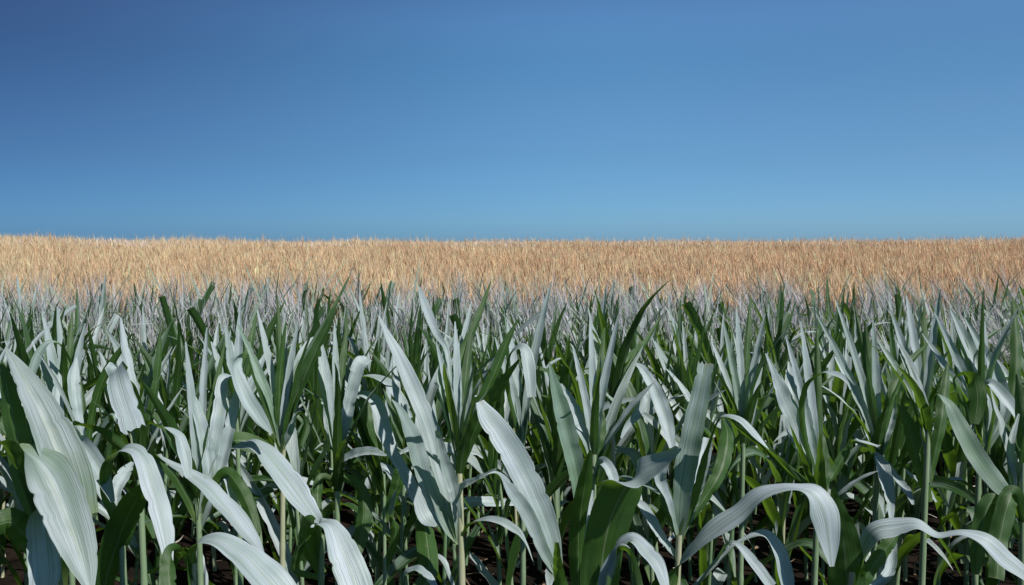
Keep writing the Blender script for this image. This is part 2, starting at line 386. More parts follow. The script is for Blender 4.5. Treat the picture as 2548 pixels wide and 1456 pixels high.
H('corn plant with upright pale whorl and a long blade sweeping down to the right', 492, 2.1, 1230, [
  ([(500,1290,20,25),(520,1200,10,52),(515,1120,10,50),(495,1040,15,38),(470,972,30,16),(452,950,60,4)], 0.05, dict(fold=.3)),
  ([(500,1290,20,22),(538,1200,25,44),(566,1100,25,44),(585,1010,25,36),(593,960,25,6)], 0.08),
  ([(500,1270,150,22),(530,1120,10,40),(548,1020,10,48),(556,945,20,36),(580,935,60,8)], 0.14),
  ([(495,1300,150,20),(440,1190,140,30),(392,1138,100,24),(430,1160,60,40),(500,1205,40,60),(565,1270,35,76),(620,1335,35,56),(655,1380,35,8)], -0.25, dict(flip=1)),
  ([(500,1280,160,22),(560,1180,165,45),(605,1230,165,50),(640,1330,165,30)], -0.1),
  ([(495,1330,40,18),(560,1190,30,30),(580,1240,20,34),(595,1300,20,8)], -0.05)], smat=M_STALK_G)
H('bent corn plant at the bottom left edge with blade folded over two thin stems', 480, 1.62, 1400, [
  ([(486,1500,150,30),(478,1380,130,34),(495,1350,80,44),(540,1345,50,64),(600,1375,35,100),(655,1430,30,130),(715,1500,30,120),(760,1570,30,60)], -0.12, dict(fold=.12)),
  ([(480,1470,120,20),(455,1390,110,40),(430,1370,120,50),(420,1420,160,60),(425,1500,160,50)], -0.1)])
H('corn plant on bare straw-coloured stalk with spiky fan and one wide arched blade', 705, 2.25, 1080, [
  ([(700,1150,150,20),(650,1110,150,60),(590,1095,140,70),(568,1110,100,50),(600,1108,60,50),(640,1110,45,60),(690,1160,22,84),(740,1225,18,84),(782,1285,20,44),(802,1304,30,10)], -0.3, dict(flip=1, fold=.08)),
  ([(700,1110,160,20),(720,1030,160,36),(752,950,158,44),(790,865,155,38),(838,768,150,4)], 0.06),
  ([(700,1110,25,16),(672,1030,20,26),(650,960,20,30),(632,900,20,26),(618,850,25,4)], 0.1),
  ([(702,1110,25,16),(715,1000,20,32),(738,920,20,38),(770,860,25,34),(792,835,30,6)], 0.12),
  ([(700,1100,160,16),(694,1000,160,28),(700,900,160,24),(712,800,160,3)], 0.02),
  ([(690,1100,150,12),(650,980,120,16),(610,880,80,26),(585,910,40,42),(612,985,12,52),(648,1042,12,46),(677,1080,15,7)], -0.2, dict(flip=1)),
  ([(700,1120,30,18),(725,1070,25,28),(745,1030,90,22),(762,1060,150,26),(750,1110,160,10)], -0.08),
  ([(702,1100,160,16),(735,980,165,22),(800,830,160,22),(868,690,160,3)], 0.2)], r=.0105)
H('corn plant with wide pale blade dropping out of the bottom beside a bare stalk', 800, 1.9, 1330, [
  ([(800,1420,150,24),(792,1340,140,30),(795,1303,90,46),(825,1310,40,70),(852,1370,15,104),(880,1440,12,118),(905,1520,12,90)], -0.14, dict(fold=.1)),
  ([(800,1430,165,30),(762,1350,165,60),(768,1300,160,50),(782,1296,150,14)], -0.05),
  ([(800,1440,160,22),(735,1420,160,26),(742,1370,160,26),(760,1345,150,5)], -0.02)], smat=M_STALK_G)
H('corn plant with two pale blades in a narrow V, the right one cut square', 838, 2.35, 1170, [
  ([(838,1140,15,22),(825,1040,12,42),(808,950,12,40),(796,888,20,8)], 0.08),
  ([(840,1140,20,20),(862,1045,15,40),(880,965,15,42),(897,905,20,52),(912,895,40,40)], 0.06, dict(cut=True)),
  ([(838,1130,170,20),(836,1050,170,42),(834,960,168,34),(830,880,160,5)], 0.14),
  ([(830,1210,110,16),(842,1160,60,28),(880,1132,40,38),(925,1125,35,34),(962,1134,40,6)], -0.12),
  ([(836,1200,150,20),(800,1190,160,30),(790,1240,165,34),(800,1300,165,10)], -0.08),
  ([(842,1180,160,22),(895,1215,160,40),(905,1270,160,55),(895,1340,165,50),(880,1400,165,20)], -0.12)], smat=M_STALK_G)
H('corn plant with a pale S-shaped blade crossing the big bundle from upper left', 955, 2.5, 1180, [
  ([(940,1230,150,16),(905,1090,140,22),(876,1000,110,28),(900,980,55,34),(935,1000,20,46),(960,1080,15,48),(985,1140,15,36),(1020,1200,20,44),(1060,1290,20,50),(1085,1310,40,10)], -0.2, dict(flip=1, fold=.1)),
  ([(940,1180,160,16),(895,1030,140,20),(882,950,110,20),(915,938,75,28),(965,955,40,36),(1000,1000,25,36),(1024,1040,20,8)], -0.15, dict(flip=1)),
  ([(955,1250,165,18),(915,1060,165,40),(905,1000,165,36),(900,960,160,6)], 0.1),
  ([(960,1300,160,18),(985,1220,165,45),(1000,1160,165,38),(1010,1130,160,8)], 0.0),
  ([(962,1420,150,16),(985,1320,160,34),(975,1270,40,24),(985,1220,30,5)], -0.05)], r=.008, smat=M_STALK_G)
H('corn plant in the centre with long pale blades bundled diagonally above a thick stalk', 1141, 2.15, 1110, [
  ([(1142,1345,30,30),(1122,1260,15,56),(1092,1150,12,66),(1066,1060,12,62),(1032,975,15,60),(996,895,20,46),(962,830,25,22),(942,785,30,3)], 0.10, dict(fold=.18)),
  ([(1142,1350,30,26),(1095,1280,18,58),(1058,1190,15,62),(1028,1090,15,54),(995,1020,30,24),(975,995,60,6)], -0.05, dict(fold=.15)),
  ([(1142,1340,20,22),(1130,1230,12,40),(1105,1150,12,44),(1090,1090,15,24),(1083,1072,20,5)], -0.10),
  ([(1141,1150,25,20),(1118,1040,18,36),(1102,940,15,44),(1112,850,20,6)], 0.12),
  ([(1141,1140,15,20),(1158,1020,10,42),(1160,920,12,46),(1146,835,20,5)], 0.16),
  ([(1145,1150,165,18),(1192,1015,160,34),(1236,915,158,38),(1262,850,155,26),(1292,792,150,3)], 0.04),
  ([(1150,1160,168,20),(1190,1050,165,46),(1235,975,160,44),(1292,895,155,5)], -0.12),
  ([(1140,1130,165,18),(1120,1010,168,36),(1145,900,165,34),(1190,790,160,22),(1222,700,155,3)], 0.2),
  ([(1138,1120,20,12),(1112,880,20,18),(1085,830,15,24),(1058,760,15,30),(1042,712,20,4)], 0.35),
  ([(1142,1360,140,14),(1165,1312,110,18),(1200,1294,60,24),(1240,1298,40,30),(1284,1322,35,32),(1306,1350,60,14),(1330,1408,80,3)], -0.15),
  ([(1140,1255,90,12),(1150,1215,40,30),(1185,1195,50,26),(1235,1170,60,18)], -0.1)], r=.013)
H('corn plant right of centre with one very wide pale blade slanting up left', 1388, 1.95, 1440, [
  ([(1390,1430,25,26),(1368,1330,15,66),(1330,1235,12,92),(1290,1155,12,96),(1245,1080,12,84),(1212,1035,15,66),(1192,1000,30,28)], 0.05, dict(fold=.2)),
  ([(1390,1440,25,20),(1350,1370,20,40),(1310,1280,20,50),(1268,1220,30,50),(1235,1180,70,20),(1195,1188,90,6)], -0.15),
  ([(1415,1540,165,60),(1390,1430,165,40),(1385,1350,165,10)], -0.1)], smat=M_STALK_G)
H('corn plant with a slate-blue shaded blade standing against two pale upright ones', 1478, 2.1, 1130, [
  ([(1440,1480,170,56),(1440,1330,170,64),(1455,1210,168,52),(1470,1120,160,8)], -0.12),
  ([(1440,1300,15,14),(1436,1190,12,56),(1412,1080,12,66),(1386,980,15,42),(1366,903,25,4)], -0.02),
  ([(1478,1150,20,18),(1450,1070,15,50),(1420,1010,15,46),(1395,955,20,6)], 0.05),
  ([(1480,1160,165,20),(1490,1070,165,48),(1480,1000,160,44),(1475,960,150,8)], 0.10),
  ([(1480,1160,165,20),(1520,1050,160,32),(1560,940,155,30),(1592,850,150,3)], 0.16),
  ([(1484,1200,40,16),(1500,1150,20,34),(1525,1190,20,40),(1510,1240,20,20)], -0.1)], smat=M_STALK_G)
H('corn plant with bright green upright blade bending over into a pale tip', 1505, 1.6, 1400, [
  ([(1490,1560,168,90),(1498,1400,168,112),(1520,1290,166,116),(1556,1215,150,104),(1590,1180,50,92),(1630,1158,40,62),(1665,1138,35,32),(1695,1118,40,5)], -0.12, dict(fold=.1, wf=1.3)),
  ([(1500,1520,30,30),(1530,1400,40,50),(1570,1345,50,56),(1605,1370,35,60),(1640,1420,30,50),(1660,1480,30,20)], -0.1),
  ([(1500,1540,30,30),(1510,1440,30,50),(1545,1370,60,46),(1570,1390,120,40),(1590,1470,150,40)], -0.12),
  ([(1510,1500,30,20),(1462,1400,20,26),(1466,1300,20,26),(1475,1220,20,4)], 0.06)])
H('corn plant with yellowish kinked stem and a small half-curled blade', 1527, 2.5, 960, [
  ([(1527,1120,150,14),(1545,1060,140,30),(1580,1005,90,40),(1602,985,60,36),(1590,1020,20,36),(1560,1060,20,20),(1545,1090,30,6)], -0.08),
  ([(1527,1000,150,12),(1545,940,120,18),(1565,903,95,18),(1595,918,40,28),(1630,975,15,48),(1656,1040,12,52),(1672,1115,20,20)], -0.15),
  ([(1527,980,20,12),(1500,900,20,26),(1480,840,20,24),(1470,800,30,3)], 0.12),
  ([(1527,1000,165,14),(1560,900,160,26),(1600,860,155,24),(1645,788,150,3)], 0.2),
  ([(1527,1010,60,12),(1505,975,60,18),(1490,968,70,16),(1535,1005,40,14)], -0.05)], r=.009)
H('tall corn plant with a broad square-topped blade, sunlit above and shaded below', 1690, 1.95, 1330, [
  ([(1690,1340,20,26),(1700,1220,15,66),(1716,1120,12,80),(1735,1020,12,70),(1748,950,12,58),(1756,910,15,52)], 0.05, dict(cut=True, fold=.1)),
  ([(1690,1340,15,24),(1722,1260,12,44),(1750,1160,12,44),(1762,1090,15,30)], 0.12),
  ([(1690,1360,150,24),(1742,1200,150,36),(1770,1100,110,30),(1795,1042,80,26),(1840,1048,55,34),(1885,1095,60,36),(1940,1150,120,34),(1992,1198,150,5)], -0.15),
  ([(1685,1340,60,18),(1660,1240,40,30),(1640,1180,20,44),(1660,1130,30,40),(1680,1110,50,10)], -0.05, dict(flip=-1)),
  ([(1688,1400,60,16),(1640,1330,30,36),(1605,1270,25,36),(1576,1235,30,6)], 0.05),
  ([(1690,1330,165,22),(1790,1180,165,50),(1810,1090,160,52),(1800,1040,150,10)], 0.2),
  ([(1690,1340,165,22),(1660,1250,168,50),(1650,1200,160,30)], 0.1)], r=.0115)
H('corn plant in bottom right with a long pale blade arching up then hanging over', 1655, 1.7, 1500, [
  ([(1650,1500,150,60),(1690,1410,95,80),(1750,1345,62,82),(1830,1285,50,70),(1890,1235,50,56),(1945,1214,62,46),(1990,1217,70,50),(2025,1232,45,70),(2050,1275,18,80),(2062,1340,15,54),(2070,1410,20,10)], -0.10, dict(fold=.1, wf=1.3)),
  ([(1660,1540,60,30),(1790,1400,60,26),(1850,1345,60,24),(1900,1330,50,36),(1935,1370,30,54),(1955,1440,20,50),(1965,1500,20,20)], -0.05),
  ([(1680,1540,60,20),(1780,1400,60,16),(1820,1352,50,18),(1870,1395,30,40),(1920,1460,20,40)], -0.12)], r=.013, smat=M_STALK_G)
H('corn plant with tall dark green blade beside a pale arch leaving the right edge', 2120, 1.78, 1420, [
  ([(2115,1540,170,112),(2106,1420,170,104),(2094,1320,168,78),(2080,1250,165,30),(2072,1212,160,5)], 0.0, dict(fold=.08, wf=1.2)),
  ([(2135,1500,130,40),(2150,1380,70,60),(2178,1330,45,70),(2225,1315,40,62),(2280,1306,60,42),(2335,1332,62,30),(2400,1330,62,34),(2450,1345,45,46),(2500,1388,35,52),(2570,1445,30,26)], -0.1, dict(fold=.12, wf=1.35)),
  ([(2130,1500,165,40),(2165,1420,165,50),(2220,1345,160,40),(2240,1310,150,5)], 0.05),
  ([(2120,1500,20,30),(2210,1430,15,36),(2222,1370,15,30),(2225,1320,20,5)], 0.15)], r=.014)
H('corn plant with a striped pale blade slanting down right into a slate-blue shaded fold', 2035, 2.15, 1230, [
  ([(2040,1235,160,40),(2025,1180,30,46),(2004,1120,12,60),(1978,1050,12,64),(1950,985,12,54),(1925,925,20,20),(1905,880,30,3)], 0.05, dict(fold=.16)),
  ([(2040,1240,165,40),(2045,1170,165,56),(2035,1090,165,40),(2020,1020,160,6)], 0.1),
  ([(2035,1200,20,20),(1990,1060,15,34),(1970,960,15,32),(1962,900,20,4)], 0.12),
  ([(2030,1220,160,20),(1950,1160,165,30),(1900,1110,150,30),(1850,1075,140,26),(1810,1040,140,4)], -0.02),
  ([(2035,1200,150,16),(2000,1060,150,24),(2004,975,130,28),(2045,930,90,28),(2085,934,50,30),(2112,956,40,5)], -0.12, dict(flip=1))], smat=M_STALK_G)
H('corn plant right of centre with small blades hanging both ways from a dark stem', 2185, 2.3, 1100, [
  ([(2185,1200,150,16),(2170,1120,120,22),(2140,1100,90,26),(2105,1130,140,36),(2075,1180,155,34),(2060,1200,150,4)], -0.05),
  ([(2185,1180,110,14),(2165,1115,70,22),(2130,1098,70,20),(2185,1112,70,22),(2192,1108,70,5)], -0.1, dict(flip=1)),
  ([(2185,1190,110,14),(2178,1135,60,24),(2198,1170,20,50),(2214,1240,15,32),(2218,1310,20,6)], -0.12),
  ([(2190,1190,110,14),(2195,1150,60,20),(2230,1190,30,28),(2258,1225,25,28),(2272,1256,25,8)], -0.14),
  ([(2186,1150,20,14),(2205,1090,15,26),(2222,1030,12,30),(2218,985,25,26)], 0.05),
  ([(2186,1150,165,18),(2170,1000,165,34),(2160,900,162,34),(2152,800,160,4)], 0.1),
  ([(2186,1150,165,18),(2215,1000,160,34),(2250,920,156,36),(2310,855,150,4)], 0.12),
  ([(2186,1150,20,12),(2150,1040,20,22),(2120,960,20,24),(2100,900,20,4)], 0.14),
  ([(2188,1180,150,14),(2240,1160,120,14),(2262,1180,60,18),(2300,1210,40,22),(2330,1250,40,5)], -0.1)], smat=M_STALK_G)
H('corn plant near the right edge with one pale blade slanting to a torn tip', 2310, 2.2, 1050, [
  ([(2310,1120,150,14),(2318,1010,140,14),(2332,982,90,12),(2362,1010,30,34),(2395,1070,15,56),(2435,1145,12,64),(2478,1200,12,60),(2505,1232,15,42),(2518,1255,30,8)], -0.2, dict(fold=.12, wave=.06)),
  ([(2312,1200,168,20),(2340,1060,165,40),(2350,980,162,40),(2360,900,160,5)], 0.1),
  ([(2312,1250,165,20),(2280,1140,165,50),(2260,1060,165,44),(2235,1000,160,5)], 0.08),
  ([(2312,1200,20,14),(2300,1060,18,24),(2270,940,20,26),(2240,880,20,4)], 0.14)], smat=M_STALK_G)
H('corn plant with one short bright green blade folded over at its top, far right', 2440, 2.45, 1050, [
  ([(2425,1150,150,16),(2395,1000,140,20),(2375,945,100,30),(2395,932,110,44),(2425,950,165,56),(2432,1000,168,58),(2425,1055,168,26)], -0.12, dict(flip=1, fold=.1)),
  ([(2450,1120,20,20),(2470,1000,20,44),(2440,920,18,48),(2400,840,18,34),(2365,770,20,4)], 0.08),
  ([(2450,1120,20,20),(2500,1020,18,38),(2480,940,18,44),(2440,860,20,30),(2400,790,20,4)], 0.02),
  ([(2450,1140,30,18),(2480,1010,60,24),(2460,955,40,30),(2495,985,25,44),(2530,1030,25,36),(2560,1090,25,8)], -0.1, dict(flip=1)),
  ([(2450,1130,168,20),(2520,980,165,40),(2530,860,160,36),(2520,740,160,4)], 0.15)], smat=M_STALK_G)
H('dark leafy corn plant cut by the right edge of the picture', 2545, 1.9, 1150, [
  ([(2550,1330,165,20),(2520,1230,165,60),(2490,1330,168,66),(2480,1440,168,50)], -0.1),
  ([(2545,1330,165,20),(2560,1180,165,60),(2545,1040,165,56),(2530,930,160,8)], 0.1),
  ([(2545,1330,25,20),(2520,1200,15,24),(2515,1110,15,26),(2535,1030,20,6)], 0.04),
  ([(2545,1350,165,20),(2470,1250,168,60),(2440,1330,168,60),(2430,1430,168,30)], -0.04)], smat=M_STALK_G)
H('low corn plant at the bottom with a short pale blade curling to the right', 1010, 2.1, 1430, [
  ([(1005,1500,110,16),(1010,1430,70,24),(1040,1418,45,32),(1070,1445,40,34),(1095,1490,40,20)], -0.1),
  ([(1010,1500,168,30),(1065,1440,168,66),(1060,1330,168,70),(1045,1250,165,10)], 0.35)], smat=M_STALK_G)
H('corn plant half hidden behind the left arch, with a raised green underside', 215, 2.6, 1120, [
  ([(215,1150,165,18),(235,1010,160,28),(270,920,155,30),(330,830,150,4)], 0.0),
  ([(215,1150,20,18),(190,1020,15,36),(182,940,15,38),(190,890,20,5)], 0.1),
  ([(215,1160,30,18),(160,1080,20,40),(140,1000,20,40),(150,920,20,5)], 0.12),
  ([(215,1200,60,18),(250,1080,50,24),(280,1040,60,30),(270,1100,120,36),(262,1180,150,20)], -0.1)], smat=M_STALK_G)
H('corn plant behind the far left blade with a fan of pale upright blades', 165, 2.75, 1080, fan(165, 1120, [(110,790),(142,762),(180,775),(212,805),(80,850)], 30) + [
  ([(165,1120,150,16),(190,960,130,20),(150,860,90,22),(120,855,60,30),(90,900,25,34),(70,980,20,8)], -.1, dict(flip=-1))], smat=M_STALK_G)
H('corn plant above centre with one short pale blade hanging straight down', 1300, 2.75, 1060, fan(1300, 1100, [(1232,840),(1262,800),(1340,800),(1372,700)], 30) + [
  ([(1300,1100,150,14),(1265,960,140,18),(1272,885,100,26),(1300,868,50,44),(1314,910,12,46),(1322,985,12,30)], -.12, dict(cut=True, flip=1))], smat=M_STALK_G)
H('corn plant right of the square-topped blade with a spray of thin grey blades', 1850, 2.7, 1080, fan(1850, 1110, [(1800,800),(1832,762),(1868,735),(1905,780),(1770,850)], 26), smat=M_STALK_G)
H('corn plant in upper left of the green rows with wide pale blades crossing', 590, 2.9, 1040, fan(590, 1080, [(560,800),(598,760),(640,775),(525,850),(672,860)], 32), smat=M_STALK_G)
H('corn plant between two spiky whorls, upper right of the green rows', 2300, 2.85, 1040, fan(2300, 1080, [(2215,770),(2255,735),(2300,760),(2340,720),(2180,840)], 30), smat=M_STALK_G)
def addfan(sx, *a):
    for args, k in HEROES:
        if args[1] == sx: args[4].extend(fan(*a)); return
    raise KeyError(sx)
addfan(705, 700, 1110, [(590,805),(640,772),(690,735),(742,800)], 26)
addfan(838, 838, 1130, [(796,835),(832,805),(866,790)], 28)
addfan(1141, 1142, 1140, [(1085,850),(1132,800),(1178,790)], 30)
addfan(1478, 1479, 1150, [(1425,860),(1468,790),(1505,815),(1540,780)], 28)
addfan(2035, 2036, 1210, [(1955,835),(1992,800),(2032,815)], 30)
addfan(2185, 2186, 1150, [(2030,780),(2078,745),(2125,755),(2172,790)], 26)
addfan(2440, 2455, 1130, [(2325,775),(2362,755),(2405,790),(2295,830),(2450,800)], 30)
addfan(492, 495, 1290, [(462,850),(515,815),(560,850)], 30)
for a, k in HEROES: hero(*a, **k)

# ------------------------------------------------------------------ the corn crowd: two dozen different plants, copied
def leaf_specs(r2, H_, lush, upright=False):
    """A plant in parameters: arching lower blades, upright spiky whorl on top."""
    out_ = []; nl = int(r2.integers(5, 7)) ; az = r2.uniform(0, 6.28)
    for k in range(nl):                                     # arching blades up the stalk
        f = k / (nl - 1); az += math.pi + r2.normal(0, .35)
        kink = (r2.uniform(.35, .75), r2.uniform(.7, 1.6)) if r2.random() < .4 else None
        out_.append(dict(z=H_ * (0.24 + 0.58 * f), L=r2.uniform(.42, .66) * (0.85 + .3 * (1 - abs(f - .5))), W=r2.uniform(.042, .078) * lush,
                         th0=r2.uniform(.18, .48) - .08 * f, bend=r2.uniform(.35, 2.0), az=az, kink=kink, tw=r2.normal(0, .9), cut=r2.random() < .1))
    for k in range(int(r2.integers(4, 6))):                 # the whorl
        az += 2.4 + r2.normal(0, .4)
        out_.append(dict(z=H_ * (0.84 + .03 * k), L=r2.uniform(.34, .56), W=r2.uniform(.028, .055) * lush, th0=r2.uniform(.06, .30),
                         bend=r2.uniform(0.0, .75), az=az, kink=None, tw=r2.normal(0, .7), cut=False))
    if upright:                                             # crowded plants hold their blades up
        for d in out_:
            if d['L'] > .4 and d['z'] < H_ * .83: d['L'] *= 1.12; d['z'] *= .82
            d['th0'] = r2.uniform(.05, .26); d['bend'] = r2.uniform(0, .55) if r2.random() < .8 else r2.uniform(1, 2.2); d['tw'] *= .6; d['W'] *= .92
            d['kink'] = d['kink'] if r2.random() < .35 else None
    return out_

protos = []
def build_proto(seed, upright=False):
    r2 = np.random.default_rng(seed); Hs = r2.uniform(.62, .78); parts = []
    r = r2.uniform(.008, .011)
    parts.append(('stalk', stalk_mesh('stalk', (0, 0, -.02), (r2.normal(0, .02), r2.normal(0, .02), Hs), r, r * .6,
                  M_STALK if r2.random() < .25 else M_STALK_G, bend=r2.normal(0, .01))))
    for sp_ in leaf_specs(r2, Hs, 1.0, upright):
        C, Nn, W = proc_leaf(sp_['L'], sp_['W'], sp_['th0'], sp_['bend'], sp_['az'], (0, 0, sp_['z']), r2, sp_['kink'], sp_['tw'], cut=sp_['cut'])
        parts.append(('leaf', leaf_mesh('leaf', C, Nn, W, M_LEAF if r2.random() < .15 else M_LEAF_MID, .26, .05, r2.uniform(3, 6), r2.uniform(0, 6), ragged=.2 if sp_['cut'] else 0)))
    return parts
for k in range(24): protos.append(build_proto(100 + k, k >= 10))
pick = lambda y: int(rng.integers(0, 10)) if y < 3.9 or rng.random() < .12 else int(rng.integers(10, 24))

heropos = [(at(a[1], a[3], a[2])[0], a[2]) for a, k in HEROES]
cand = []
row = 3.2
for yy in (1.7, 2.15, 2.6):                                 # the same rows run on beyond both sides of the view
    for sgn in (-1, 1):
        for q in range(6): cand.append((sgn * (yy * .60 + .42 + q * .26 + rng.uniform(0, .08)), yy + rng.normal(0, .06)))
while row < 8.3:                                            # sown in rows across the view
    halfw = row * 0.60 + 1.1; x = -halfw + rng.uniform(0, .2)
    while x < halfw:
        cand.append((x + rng.normal(0, .035), row + rng.normal(0, .07))); x += rng.uniform(.13, .24) * (2.5 if row < 3.2 else 0.95 if row < 3.5 else 0.95 if row < 4.6 else 0.8)
    row += 0.42 if row < 5 else 0.34
cand = [(x, y) for x, y in cand if all(math.hypot(x - hx, y - hy) > .15 for hx, hy in heropos)]
cand.sort(key=lambda c: c[1])
infr = lambda x, y: abs(x) < y * 0.578 + .25
inside = [c for c in cand if infr(*c)]
solo = inside[:300 - len(HEROES)]; soloset = set(solo); rest = [c for c in cand if c not in soloset]
REF = {100: 'the broad striped blade at far left', 345: 'the flat cut-off pale blade', 300: 'the straight-hanging pale blade',
       492: 'the upright whorl left of the bare stalk', 705: 'the bare straw-coloured stalk', 838: 'the narrow V of two pale blades', 955: 'the S-shaped pale blade',
       1141: 'the diagonal bundle of pale blades', 1388: 'the very wide pale blade', 1478: 'the slate-blue shaded blade', 1505: 'the bright green bending blade',
       1527: 'the kinked yellowish stem', 1690: 'the square-topped blade', 2120: 'the tall dark green blade', 2035: 'the blade with a slate-blue fold',
       2185: 'the dark stem with small blades', 2310: 'the torn pale blade at right', 2440: 'the short bright green folded blade',
       2545: 'the dark plant at the right edge', 215: 'the raised green underside at left', 1300: 'the short hanging pale blade', 1850: 'the spray of thin grey blades'}
ORD = ['first', 'second', 'third', 'fourth', 'fifth', 'sixth', 'seventh', 'eighth']
def px_of(x, y): return 1274 + x / y * F_PX
LABELS = {}
_cols = {}
for c in solo: _cols.setdefault(min(REF, key=lambda r: abs(r - px_of(*c))), []).append(c)
for r, cs in _cols.items():
    for k, c in enumerate(sorted(cs, key=lambda c: c[1])):
        LABELS[c] = (f'{ORD[k]} spiky corn plant back from {REF[r]}' if k < 8 else f'distant spiky corn plant well behind {REF[r]}')
def scale_at(y): return np.interp(y, [2.8, 4, 6, 8.3], [1.02, 1.0, .97, .90]) * rng.uniform(.9, 1.1)
used = set()
for x, y in solo:
    pi = pick(y); s = scale_at(y)
    root = bpy.data.objects.new('corn_plant', None); COL.objects.link(root)
    root.location = (x, y, float(ground_z(x, y))); root.rotation_euler = (rng.normal(0, .04), rng.normal(0, .04) - .03 - .05 * max(0, x / y), rng.uniform(0, 6.28)); root.scale = (s * .95, s * .95, s)
    lab = LABELS[(x, y)]; tag(root, lab, 'corn plant', 'corn plants crowding the green rows')
    for nm, me in protos[pi]:
        link(nm, me, root)
    used.add(pi)
# the rest of the rows, farther off and outside the sides, as one mass
def merge(items, name, mat):
    Vs, Fs, Us, off = [], [], [], 0
    for V, F, U in items: Vs.append(V); Fs.append(F + off); Us.append(U); off += len(V)
    return mesh_np(name, np.vstack(Vs), np.vstack(Fs), mat, np.vstack(Us))
def mesh_arrays(me):
    V = np.zeros(len(me.vertices) * 3, np.float32); me.vertices.foreach_get('co', V)
    F = np.zeros(len(me.loops), np.int32); me.loops.foreach_get('vertex_index', F)
    U = np.zeros((len(me.vertices), 2), np.float32)
    if me.uv_layers:
        uvl = np.zeros(len(me.loops) * 2, np.float32); me.uv_layers[0].data.foreach_get('uv', uvl); U[F] = uvl.reshape(-1, 2)
    return V.reshape(-1, 3), F.reshape(-1, 4), U
cache = [[(nm,) + mesh_arrays(me) for nm, me in pr] for pr in protos]
items = []
for x, y in rest:
    pr = cache[pick(y)]; s = scale_at(y); th = rng.uniform(0, 6.28); c, sn = math.cos(th), math.sin(th)
    Rm = np.array([[c, -sn, 0], [sn, c, 0], [0, 0, 1]]) * s
    for nm, V, F, U in pr: items.append((V @ Rm.T + np.array([x, y, float(ground_z(x, y))]), F, U))
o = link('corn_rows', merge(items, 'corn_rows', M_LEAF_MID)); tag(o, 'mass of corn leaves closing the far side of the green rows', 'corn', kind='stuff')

# ------------------------------------------------------------------ cereals: bearded ears by the ten thousand
def blades(P, D, L, W, bendv, seg=3, fac=None):
    """Tapered ribbons. P base (n,3), D direction (n,3), L length, W width, bendv sideways droop vector at the tip."""
    n = len(P); s = np.linspace(0, 1, seg + 1)
    C = P[:, None] + D[:, None] * (L[:, None] * s)[:, :, None] + bendv[:, None] * (s ** 2)[None, :, None]
    if fac is None: fac = rng.uniform(0, np.pi, n)
    side = np.stack([np.cos(fac), np.sin(fac), 0 * fac], 1)
    wd = (W[:, None] * (1 - s[None, :] ** 2 * .85)) * .5
    V = np.stack([C - side[:, None] * wd[:, :, None], C + side[:, None] * wd[:, :, None]], 2).reshape(-1, 3)
    b = (np.arange(n) * (seg + 1) * 2)[:, None]; k = (np.arange(seg) * 2)[None]
    q = (b + k)[..., None] + np.array([0, 1, 3, 2]); return V, q.reshape(-1, 4), (seg + 1) * 2
def spindles(P, D, L, W):
    """Ears: four-sided swollen spindles."""
    n = len(P); s = np.array([0, .22, .7, 1.0]); r = np.array([.25, 1, .85, .08])
    C = P[:, None] + D[:, None] * (L[:, None] * s)[:, :, None]
    a = np.array([1., .13, 0]); A = np.cross(D, a); A /= np.linalg.norm(A, axis=1)[:, None]; B = np.cross(D, A)
    rot = rng.uniform(0, 6.28, n)
    rings = []
    for k in range(4):
        t = rot + k * np.pi / 2
        rings.append(C + (np.cos(t)[:, None] * A + np.sin(t)[:, None] * B)[:, None] * (r[None, :] * W[:, None] * .5)[:, :, None])
    V = np.stack(rings, 2).reshape(-1, 3)                   # n, 4 levels, 4 sides
    F = []
    for l in range(3):
        for k in range(4): F.append((l*4 + k, l*4 + (k+1) % 4, (l+1)*4 + (k+1) % 4, (l+1)*4 + k))
    F = (np.arange(n) * 16)[:, None, None] + np.array(F)[None]; return V, F.reshape(-1, 4), 16
